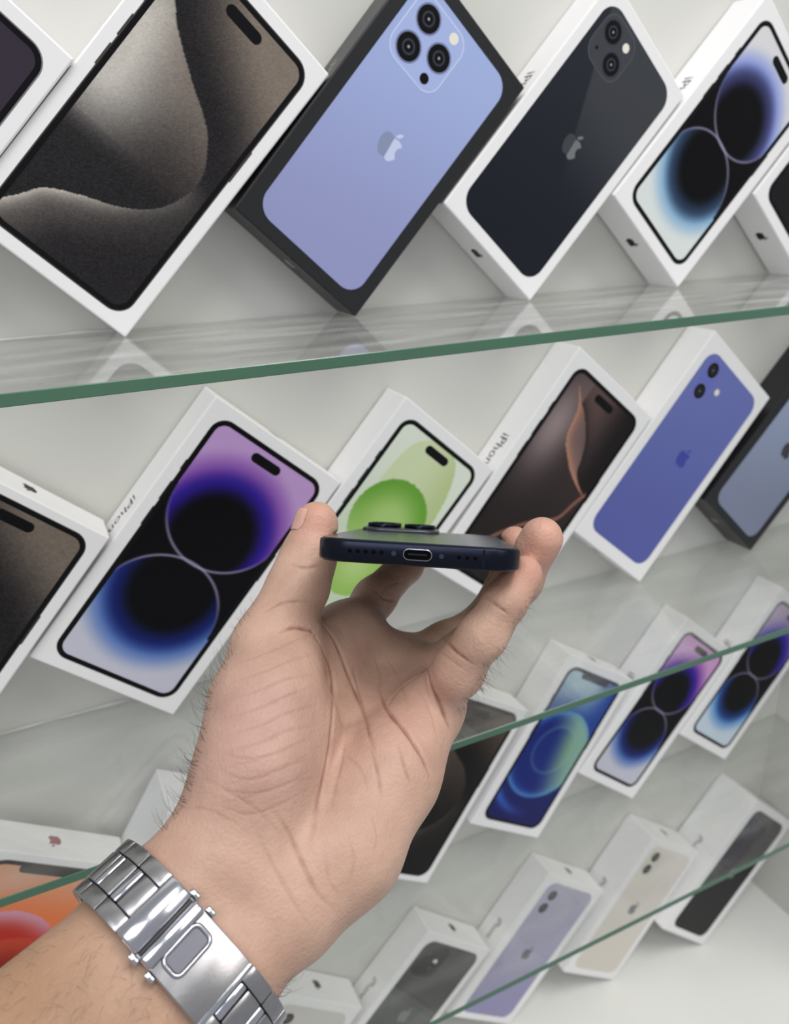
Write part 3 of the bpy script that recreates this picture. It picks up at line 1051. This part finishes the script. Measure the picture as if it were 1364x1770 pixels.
# one Catmull-Clark step for a fine skin
me0 = bpy.data.meshes.new('skin_base')
me0.from_pydata(HV.tolist(), [], HQ.tolist())
ob0 = bpy.data.objects.new('skin_base', me0)
col.objects.link(ob0)
md = ob0.modifiers.new('sub', 'SUBSURF')
md.levels = 1
me = bpy.data.meshes.new_from_object(ob0.evaluated_get(bpy.context.evaluated_depsgraph_get()))
bpy.data.objects.remove(ob0)
nv = len(me.vertices)
SV = np.empty(nv * 3)
me.vertices.foreach_get('co', SV)
SV = SV.reshape(-1, 3)
SN = np.empty(nv * 3)
me.vertices.foreach_get('normal', SN)
SN = SN.reshape(-1, 3)
bvh = BVHTree.FromPolygons([tuple(v) for v in HV], [tuple(q) for q in HQ])


def on_skin(px, py):
    d = Vector(unit(((px - 682) / FPX, (py - 885) / FPX, 1)))
    h = bvh.ray_cast(Vector((0, 0, 0)), d)
    return np.array(h[0]) if h[0] is not None else None


# creases of the palm and joints: (depth mm, half width mm, points seen on the skin)
CREASE = [
    (.85, 1.15, [(535, 1092), (552, 1112), (572, 1160), (576, 1210), (572, 1270), (560, 1340), (545, 1410), (536, 1450)]),      # around the ball of the thumb
    (.8, 1.0, [(548, 1070), (575, 1100), (600, 1160), (625, 1225), (648, 1300)]),
    (1.0, 1.0, [(655, 1180), (665, 1222), (700, 1265), (730, 1310), (745, 1345)]),                 # across below the fingers
    (.7, .9, [(668, 1222), (690, 1190), (725, 1165), (740, 1150)]),
    (.6, .8, [(610, 1150), (630, 1240), (645, 1295)]),
    (1.0, 1.0, [(738, 1150), (745, 1185), (768, 1235), (780, 1262)]),                              # little finger root
    (.7, .8, [(765, 1100), (790, 1128), (820, 1150)]),
    (.5, .8, [(838, 1030), (862, 1050), (880, 1062)]),
    (.8, .9, [(482, 1094), (510, 1085), (540, 1092), (548, 1104)]),                                # thumb root
    (.4, .7, [(455, 1060), (490, 1042), (540, 1040)]),
    (.4, .7, [(500, 975), (530, 982), (560, 975)]),
    (.6, .8, [(648, 1018), (665, 1035), (690, 1040)]),
    (.45, 1.0, [(470, 1400), (500, 1440), (522, 1490), (550, 1545), (580, 1572)]),                               # wrist
    (.22, .9, [(440, 1430), (470, 1490), (508, 1560), (535, 1600)]),
    (.22, .8, [(350, 1345), (400, 1372), (450, 1405), (490, 1450)]),
    (.3, .7, [(604, 1240), (592, 1310), (580, 1360), (572, 1400)]),
    (.35, .7, [(640, 1290), (652, 1340), (660, 1380)]),
    (.35, .7, [(688, 1285), (700, 1330), (712, 1360)]),
    (.18, .6, [(640, 1120), (655, 1160), (662, 1200)]), (.16, .6, [(665, 1130), (690, 1175), (705, 1230)]),
    (.18, .6, [(720, 1190), (745, 1235), (760, 1290)]), (.15, .6, [(600, 1440), (612, 1490), (600, 1530)]),
    (.15, .6, [(640, 1400), (652, 1450), (640, 1490)]), (.16, .6, [(560, 1470), (568, 1520), (590, 1555)]),
    (.15, .6, [(590, 1300), (622, 1330), (640, 1380)]), (.14, .6, [(300, 1400), (360, 1400), (430, 1440)]),
    (.18, .6, [(650, 1040), (672, 1012), (700, 1005)]), (.2, .6, [(752, 1118), (778, 1140), (806, 1160)]),
]
for k in range(9):                                      # fine folds across the ball of the thumb
    y0 = 1120 + 30 * k
    CREASE.append((.2, .6, [(400 - 4 * k, y0 + 32), (450, y0 + 12), (500, y0 - 8), (545, y0 - 26 + (k % 3) * 6)]))
for k in range(4):
    y0 = 1290 + 30 * k
    CREASE.append((.22, .6, [(372, y0 + 8), (430, y0 + 22 + 6 * (k % 2)), (490, y0 + 8), (540, y0 - 20)]))
pts, dep, wid = [], [], []
for dpt, wd, line in CREASE:
    S = spline(line, 48)
    for i, (x, y) in enumerate(S):
        q = on_skin(x, y)
        if q is None:
            continue
        tt = i / (len(S) - 1)
        pts.append(q)
        dep.append(dpt * min(1, 2.6 * tt + .08, 2.6 * (1 - tt) + .08) * (.85 + .15 * math.sin(i * .21)))
        wid.append(wd)
kd = KDTree(len(pts))
for i, q in enumerate(pts):
    kd.insert(Vector(q), i)
kd.balance()
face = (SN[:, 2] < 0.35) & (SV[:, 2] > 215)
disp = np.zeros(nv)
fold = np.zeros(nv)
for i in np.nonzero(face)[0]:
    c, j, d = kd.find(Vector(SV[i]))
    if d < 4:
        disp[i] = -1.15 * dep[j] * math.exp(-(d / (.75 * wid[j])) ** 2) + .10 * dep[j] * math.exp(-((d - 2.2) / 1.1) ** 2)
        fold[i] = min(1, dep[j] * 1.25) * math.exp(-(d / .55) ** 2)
# soft unevenness of the flesh
ph1 = np.sin(SV @ np.array((.11, .17, .07))) * np.sin(SV @ np.array((-.09, .13, .15)) + 1.3)
SV = SV + SN * (disp + .25 * ph1)[:, None]

WS = cam2w(SV)
base_pt = Vector(cam2w(E1))
WS_l = WS - np.array(base_pt)
me.vertices.foreach_set('co', WS_l.ravel())
me.update()
me.name = 'person'

m_skin = bpy.data.materials.new('skin')
m_skin.use_nodes = True
nt = m_skin.node_tree
b = nt.nodes['Principled BSDF']
b.inputs['Roughness'].default_value = 0.5
b.inputs['Specular IOR Level'].default_value = 0.35
b.inputs['Subsurface Weight'].default_value = 0.12
b.inputs['Subsurface Radius'].default_value = (1.0, 0.35, 0.2)
b.inputs['Subsurface Scale'].default_value = 0.003
tc = nt.nodes.new('ShaderNodeTexCoord')


def nz(scale, detail=4):
    n = nt.nodes.new('ShaderNodeTexNoise')
    n.inputs['Scale'].default_value = scale
    n.inputs['Detail'].default_value = detail
    nt.links.new(tc.outputs['Object'], n.inputs['Vector'])
    return n.outputs['Fac']


def ramp(fac, stops):
    r = nt.nodes.new('ShaderNodeValToRGB')
    while len(r.color_ramp.elements) < len(stops):
        r.color_ramp.elements.new(0.5)
    for e, (p_, c_) in zip(r.color_ramp.elements, stops):
        e.position = p_
        e.color = c_
    nt.links.new(fac, r.inputs[0])
    return r.outputs[0]


tone = nt.nodes.new('ShaderNodeVertexColor')
tone.layer_name = 'tone'
blot = ramp(nz(55, 5), [(.3, (.84, .79, .77, 1)), (.7, (1.06, 1.05, 1.04, 1))])
mu = nt.nodes.new('ShaderNodeMix')
mu.data_type = 'RGBA'
mu.blend_type = 'MULTIPLY'
mu.inputs['Factor'].default_value = 1
nt.links.new(tone.outputs[0], mu.inputs['A'])
nt.links.new(blot, mu.inputs['B'])
nt.links.new(mu.outputs['Result'], b.inputs['Base Color'])
vo = nt.nodes.new('ShaderNodeTexVoronoi')
vo.inputs['Scale'].default_value = 900
nt.links.new(tc.outputs['Object'], vo.inputs['Vector'])
bp = nt.nodes.new('ShaderNodeBump')
bp.inputs['Strength'].default_value = 0.4
bp.inputs['Distance'].default_value = 0.0003
nt.links.new(vo.outputs['Distance'], bp.inputs['Height'])
bp2 = nt.nodes.new('ShaderNodeBump')
bp2.inputs['Strength'].default_value = 0.4
bp2.inputs['Distance'].default_value = 0.0008
nt.links.new(nz(260, 5), bp2.inputs['Height'])
nt.links.new(bp.outputs[0], bp2.inputs['Normal'])
nt.links.new(bp2.outputs[0], b.inputs['Normal'])
# pink finger pads and palm mounds, shade painted on thumb ball, sallow wrist and forearm
tone_c = np.tile(np.array((190, 157, 139), float), (nv, 1))


def tint(c, rad, colr, a):
    d = np.linalg.norm(SV - c, axis=1)
    w = np.clip(np.exp(-(d / rad) ** 2) * a, 0, 1)[:, None]
    tone_c[:] = tone_c * (1 - w) + np.array(colr, float) * w


for c_, r_ in ((P(546, 895, 303), 10), (P(936, 930, 292), 12), (P(905, 985, 281), 11), (P(890, 934, 350), 9), (P(780, 960, 390), 10)):
    tint(c_, r_, (200, 138, 122), .45)
tint(P(445, 1250, 250), 32, (178, 144, 134), .8)  # ball of the thumb: shade of the left side put into the tone
tint(P(700, 1240, 280), 22, (196, 156, 142), .6)
fa = np.clip(((SV - Wc) @ AX + 15) / -40, 0, 1)[:, None]
tone_c = tone_c * (1 - fa) + np.array((164, 130, 104), float) * fa
# crease shade painted in: skin in the folds is darker and ruddier
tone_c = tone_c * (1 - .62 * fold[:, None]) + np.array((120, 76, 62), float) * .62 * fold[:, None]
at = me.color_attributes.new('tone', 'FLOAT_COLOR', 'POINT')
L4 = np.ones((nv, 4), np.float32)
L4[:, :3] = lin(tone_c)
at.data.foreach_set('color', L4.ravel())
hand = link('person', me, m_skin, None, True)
hand.location = base_pt
tag(hand, 'bare left forearm and hand with open palm, thumb and fingers raised around the held phone', 'person')

# thumb nail
t0, t1 = P(533, 965, 309), P(546, 903, 311)
tdir = unit(t1 - t0)
nn = np.array((-.90, -.12, -.42))
nn = unit(nn - tdir * np.dot(nn, tdir))
nb = np.cross(tdir, nn)
V, F = [], []
nu, nw = 10, 9
for i in range(nu + 1):
    for j in range(nw + 1):
        u, w_ = -1 + 2 * i / nu, -1 + 2 * j / nw
        half = 6.2 * math.sqrt(max(0.05, 1 - abs(w_) ** 4 * (.75 if w_ > 0 else .55)))
        a = u * half / 8.6
        c = t0 + tdir * min(15.6 + 5.6 * w_, 19.0)
        dv = nn * math.cos(a) + nb * math.sin(a)
        rr_ = np.arange(2, 14, .1)
        r = rr_[np.argmax(arm_sdf(c + dv * rr_[:, None]) > 0)] + .42 - .3 * (u ** 4) - .22 * (w_ ** 4)
        V.append(cam2w(c + dv * r) - np.array(base_pt))
for i in range(nu):
    for j in range(nw):
        a = i * (nw + 1) + j
        F.append((a, a + nw + 1, a + nw + 2, a + 1))
m_nail = mat('nail', rgb(206, 160, 146), 0.25, spec=.5)
mesh_obj('thumb_nail', V, F, m_nail, hand, True)

# ------------------------------------------------------------------ steel bracelet with folding clasp around the wrist
m_steel = mat('brushed_steel', rgb(158, 156, 158), 0.3, metal=1.0, noise=(400, .08), bump=(900, .05, .0004))
m_pol = mat('polished_steel', rgb(186, 186, 194), 0.16, metal=1.0)
m_gap = mat('dark_gap', rgb(40, 38, 38), 0.5)

BS = -22.5                                           # where the band sits along the forearm
Wb = Wc + AX * BS
NPH = 240
phis = np.linspace(-math.pi, math.pi, NPH, endpoint=False)
rad = []
for f_ in phis:
    dirv = NX * math.cos(f_) + SX * math.sin(f_)
    rr = np.arange(10, 48, .25)
    best_r = 0
    for off in (-9, -4.5, 0, 4.5, 9):                   # the stiff band clears the widest place under it
        d = arm_sdf(Wb + AX * off + dirv * rr[:, None])
        k = np.argmax(d > 0)
        best_r = max(best_r, rr[k])
    rad.append(best_r)
rad = np.array(rad)
for it in range(10):
    rad = np.maximum(rad, 0) * .5 + .25 * (np.roll(rad, 1) + np.roll(rad, -1))
rad += 0.75
RP = np.stack([Wb + (NX * math.cos(f_) + SX * math.sin(f_)) * r for f_, r in zip(phis, rad)])
RPc = np.concatenate([RP, RP[:1]])
seg = np.linalg.norm(np.diff(RPc, axis=0), axis=1)
cum = np.concatenate([[0], np.cumsum(seg)])
TOT = cum[-1]
S0 = cum[NPH // 2]                                      # arc length at phi = 0, facing out of the palm side
tan_ = np.roll(RP, -1, 0) - np.roll(RP, 1, 0)
tan_ /= np.linalg.norm(tan_, axis=1)[:, None]
nor_ = np.cross(tan_, AX)
nor_ *= np.sign(np.sum(nor_ * (RP - Wb), 1))[:, None]
RNc = np.concatenate([nor_, nor_[:1]])


def band_pt(s, w_, h):
    q = (S0 + s) % TOT
    i = min(int(np.searchsorted(cum, q, 'right') - 1), NPH - 1)
    t = (q - cum[i]) / seg[i]
    p = RPc[i] * (1 - t) + RPc[i + 1] * t
    n = unit(RNc[i] * (1 - t) + RNc[i + 1] * t)
    return cam2w(p + n * h + AX * w_)


watch = empty('wristwatch', Matrix.Translation(Vector(band_pt(0, 0, 0))))
w_or = np.array(band_pt(0, 0, 0))
tag(watch, 'brushed steel watch bracelet with folding clasp, worn around the wrist', 'watch')


def bent(name, s0, s1, w0, w1, h0, h1, m, parent, bevel=.45, crown=0.0, nseg=0, wcurve=None):
    """bevelled block laid along the band; s along the band, w across, h out of the wrist (mm)"""
    bm = bmesh.new()
    bmesh.ops.create_cube(bm, size=1.0)
    for v in bm.verts:
        v.co.x = s0 if v.co.x < 0 else s1
        v.co.y = w0 if v.co.y < 0 else w1
        v.co.z = h0 if v.co.z < 0 else h1
    bmesh.ops.bevel(bm, geom=bm.edges[:], offset=bevel, segments=2, affect='EDGES', profile=.5)
    n = nseg or max(2, int((s1 - s0) / 1.2))
    for k in range(1, n):
        bmesh.ops.bisect_plane(bm, geom=bm.verts[:] + bm.edges[:] + bm.faces[:], plane_co=(s0 + (s1 - s0) * k / n, 0, 0), plane_no=(1, 0, 0))
    for v in bm.verts:
        s, w_, h = v.co
        if crown:
            h += crown * (1 - (2 * (s - s0) / (s1 - s0) - 1) ** 2) * ((h - h0) / (h1 - h0))
        if wcurve:
            s += wcurve * (1 - (w_ / 10.0) ** 2) * ((s - s0) / (s1 - s0))
        v.co = Vector(band_pt(s, w_, h) - w_or)
    me_ = bpy.data.meshes.new(name)
    bm.to_mesh(me_)
    bm.free()
    o_ = link(name, me_, m, parent, True)
    me_.set_sharp_from_angle(angle=math.radians(38))
    return o_


HWB = 10.2
# under strap so that gaps between links are dark
CL0, CL1 = -15.5, 17.5                                  # clasp from / to along the band
pitch = 9.3
ctr = 5.3


def link_row(s):
    bent('center_link', s + .15, s + pitch * .66, -ctr + .12, ctr - .12, .3, 2.9, m_steel, watch, .5, .35)
    bent('center_bar', s + pitch * .66 + .1, s + pitch - .15, -ctr + .12, ctr - .12, .2, 2.7, m_pol, watch, .6, .3)
    for sg in (-1, 1):
        a, b_ = (ctr + .1, HWB) if sg > 0 else (-HWB, -ctr - .1)
        bent('outer_link', s - pitch * .33 + .15, s + pitch * .67 - .15, a, b_, .2, 2.8, m_steel, watch, .4, .3)


HEAD = 17.0                                            # half length taken by the watch head on the far side
k = 0
while CL1 + 3.3 + pitch * (k + 1) < TOT / 2 - HEAD:
    link_row(CL1 + 3.3 + pitch * k)
    k += 1
k = 0
while -CL0 + 1 + pitch * (k + 1) < TOT / 2 - HEAD:
    link_row(CL0 - 6 - pitch * k)
    k += 1
bent('center_bar', CL1 + .5, CL1 + 3.2, -ctr + .12, ctr - .12, .2, 2.6, m_pol, watch, .5, .3)
# clasp: base tray, lock cover with a curved lip, tongue plate with a pressed loop, side pushers
tray = bent('clasp_base', CL0 + 2, CL1, -HWB, HWB, .3, 1.8, m_steel, watch, .3)
cov = bent('clasp_cover', CL0, CL0 + 8.0, -HWB + .2, HWB - .2, 1.9, 3.9, m_pol, watch, .7, 1.0, nseg=10)
bent('cover_seam', CL0 + 8.0, CL0 + 9.0, -HWB + .8, HWB - .8, 1.7, 3.0, m_gap, cov, .2)
bent('cover_lip', CL0 + 9.0, CL0 + 13.2, -HWB + .3, HWB - .3, 1.9, 4.4, m_pol, cov, .7, .6, nseg=8, wcurve=2.6)
pl_ = bent('clasp_plate', CL0 + 12.5, CL1, -HWB + .2, HWB - .2, 1.7, 3.2, m_steel, watch, .4)
bent('plate_edge', CL1 - 1.2, CL1 + .3, -HWB + .3, HWB - .3, 2.2, 3.6, m_pol, pl_, .4)
# pressed loop on the plate (a rounded rectangle rim) and a flat dark sheet as painted shade inside it
V, F = [], []
o1 = rrect(8.4, 14.4, 2.8, 6)
n1 = len(o1)
prof = [(0, 3.15), (.25, 3.9), (.75, 4.2), (1.25, 3.9), (1.5, 3.25)]
for ins, hh in prof:
    for a, b_ in rrect(8.4 - 2 * ins, 14.4 - 2 * ins, max(2.8 - ins, .5), 6):
        V.append(band_pt(CL0 + 17.2 + a, b_, hh) - w_or)
for q in range(len(prof) - 1):
    for i in range(n1):
        j = (i + 1) % n1
        F.append((q * n1 + i, q * n1 + j, (q + 1) * n1 + j, (q + 1) * n1 + i))
mesh_obj('pressed_loop', V, F, m_pol, pl_, True)
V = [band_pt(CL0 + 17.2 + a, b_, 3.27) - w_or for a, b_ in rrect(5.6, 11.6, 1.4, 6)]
mesh_obj('recess_shade', V, [tuple(range(len(V)))], mat('shaded_steel', rgb(96, 96, 104), .4, metal=.8), pl_)
for sg in (-1, 1):
    for s_ in (CL0 + 6.4, CL0 + 13.0):
        w0, w1 = (HWB - .1, HWB + 1.7) if sg > 0 else (-HWB - 1.7, -HWB + .1)
        bent('pusher', s_, s_ + 3.4, w0, w1, 1.3, 3.4, m_pol, watch, .6)
# watch head on the far side of the wrist
hp = np.array(band_pt(TOT / 2, 0, 0))
hn = unit(np.array(band_pt(TOT / 2, 0, 5)) - hp)
hx = unit(np.array(band_pt(TOT / 2 + 4, 0, 0)) - np.array(band_pt(TOT / 2 - 4, 0, 0)))
hy = np.cross(hn, hx)


def head_part(name, prof_, m, parent=None):
    V, F = [], []
    n = 40
    for r, z in prof_:
        for i in range(n):
            a = 2 * math.pi * i / n
            V.append(hp + (hx * math.cos(a) + hy * math.sin(a)) * r * .001 + hn * z * .001 - w_or)
    for q in range(len(prof_) - 1):
        for i in range(n):
            j = (i + 1) % n
            F.append((q * n + i, q * n + j, (q + 1) * n + j, (q + 1) * n + i))
    F.append(tuple(range((len(prof_) - 1) * n, len(prof_) * n)))
    return mesh_obj(name, V, F, m, parent or watch, False)


head_part('watch_case', [(15, 1.2), (18.5, 2.2), (19.2, 5), (18.6, 8), (17, 9.2)], m_steel)
head_part('dial', [(16.6, 9.0), (16.4, 9.5)], mat('dial', rgb(20, 22, 28), .2))

# ------------------------------------------------------------------ fine dark hairs on wrist, forearm and finger backs
HVt, HFt = [], []


def strand(root, d0, d1, length, r=.055, n=6):
    global HVt, HFt
    p = np.array(root, float)
    prev = None
    k0 = len(HVt)
    for i in range(n + 1):
        t = i / n
        d = unit(d0 * (1 - t) + d1 * t)
        if i:
            p = p + d * length / n
        a = unit(np.cross(d, (.3, .2, .93)))
        b_ = np.cross(d, a)
        rr = r * (1 - .7 * t)
        for q in range(3):
            an = 2.094 * q
            HVt.append(cam2w(p + (a * math.cos(an) + b_ * math.sin(an)) * rr) - np.array(base_pt))
    for i in range(n):
        for q in range(3):
            HFt.append((k0 + i * 3 + q, k0 + i * 3 + (q + 1) % 3, k0 + i * 3 + 3 + (q + 1) % 3, k0 + i * 3 + 3 + q))


def rim_root(y, x0, step, inside_px):
    """walk across the picture row to the outline of the arm and a little further in"""
    x = x0
    for _ in range(400):
        if on_skin(x, y) is not None:
            return on_skin(x + (inside_px if step > 0 else -inside_px), y)
        x += step
    return None


def normal_at(q):
    h = bvh.find_nearest(Vector(q))
    return np.array(h[1])


def tuft(rows, x0, step, count, length, away, up, jit=.35):
    for _ in range(count):
        y = random.uniform(*rows)
        q = rim_root(y, x0, step, random.uniform(1, 14))
        if q is None:
            continue
        n = normal_at(q)
        j = rng.normal(0, jit, 3)
        strand(q, unit(n + .5 * np.array(away) + j), unit(np.array(up) + .4 * n + 1.2 * j), length * random.uniform(.5, 1.2))


tuft((1130, 1440), 150, 4, 110, 8, (-.3, -.1, 0), (.1, -1, .2))
tuft((1040, 1130), 330, 4, 16, 4, (-.3, -.2, 0), (.2, -1, .2))
tuft((1115, 1235), 960, -4, 70, 7, (.3, .2, 0), (.4, .9, .2))
tuft((1030, 1075), 1040, -4, 14, 5, (.3, .2, 0), (.3, .9, .2))
tuft((1685, 1725), 620, -4, 14, 6, (.3, .2, 0), (.4, -.8, .2))
for _ in range(110):
    q = on_skin(random.uniform(5, 330), random.uniform(1590, 1768))
    if q is None or np.dot(q - Wb, AX) > -11.5:
        continue
    n = normal_at(q)
    j = rng.normal(0, .3, 3)
    strand(q, unit(n * .6 - AX * .3 + j), unit(-.5 * AX + .4 * SX + .3 * n + j), random.uniform(4, 9), .034)
ho = mesh_obj('hair', HVt, HFt, mat('dark_hair', rgb(58, 44, 36), .5), hand)
ho['kind'] = 'stuff'
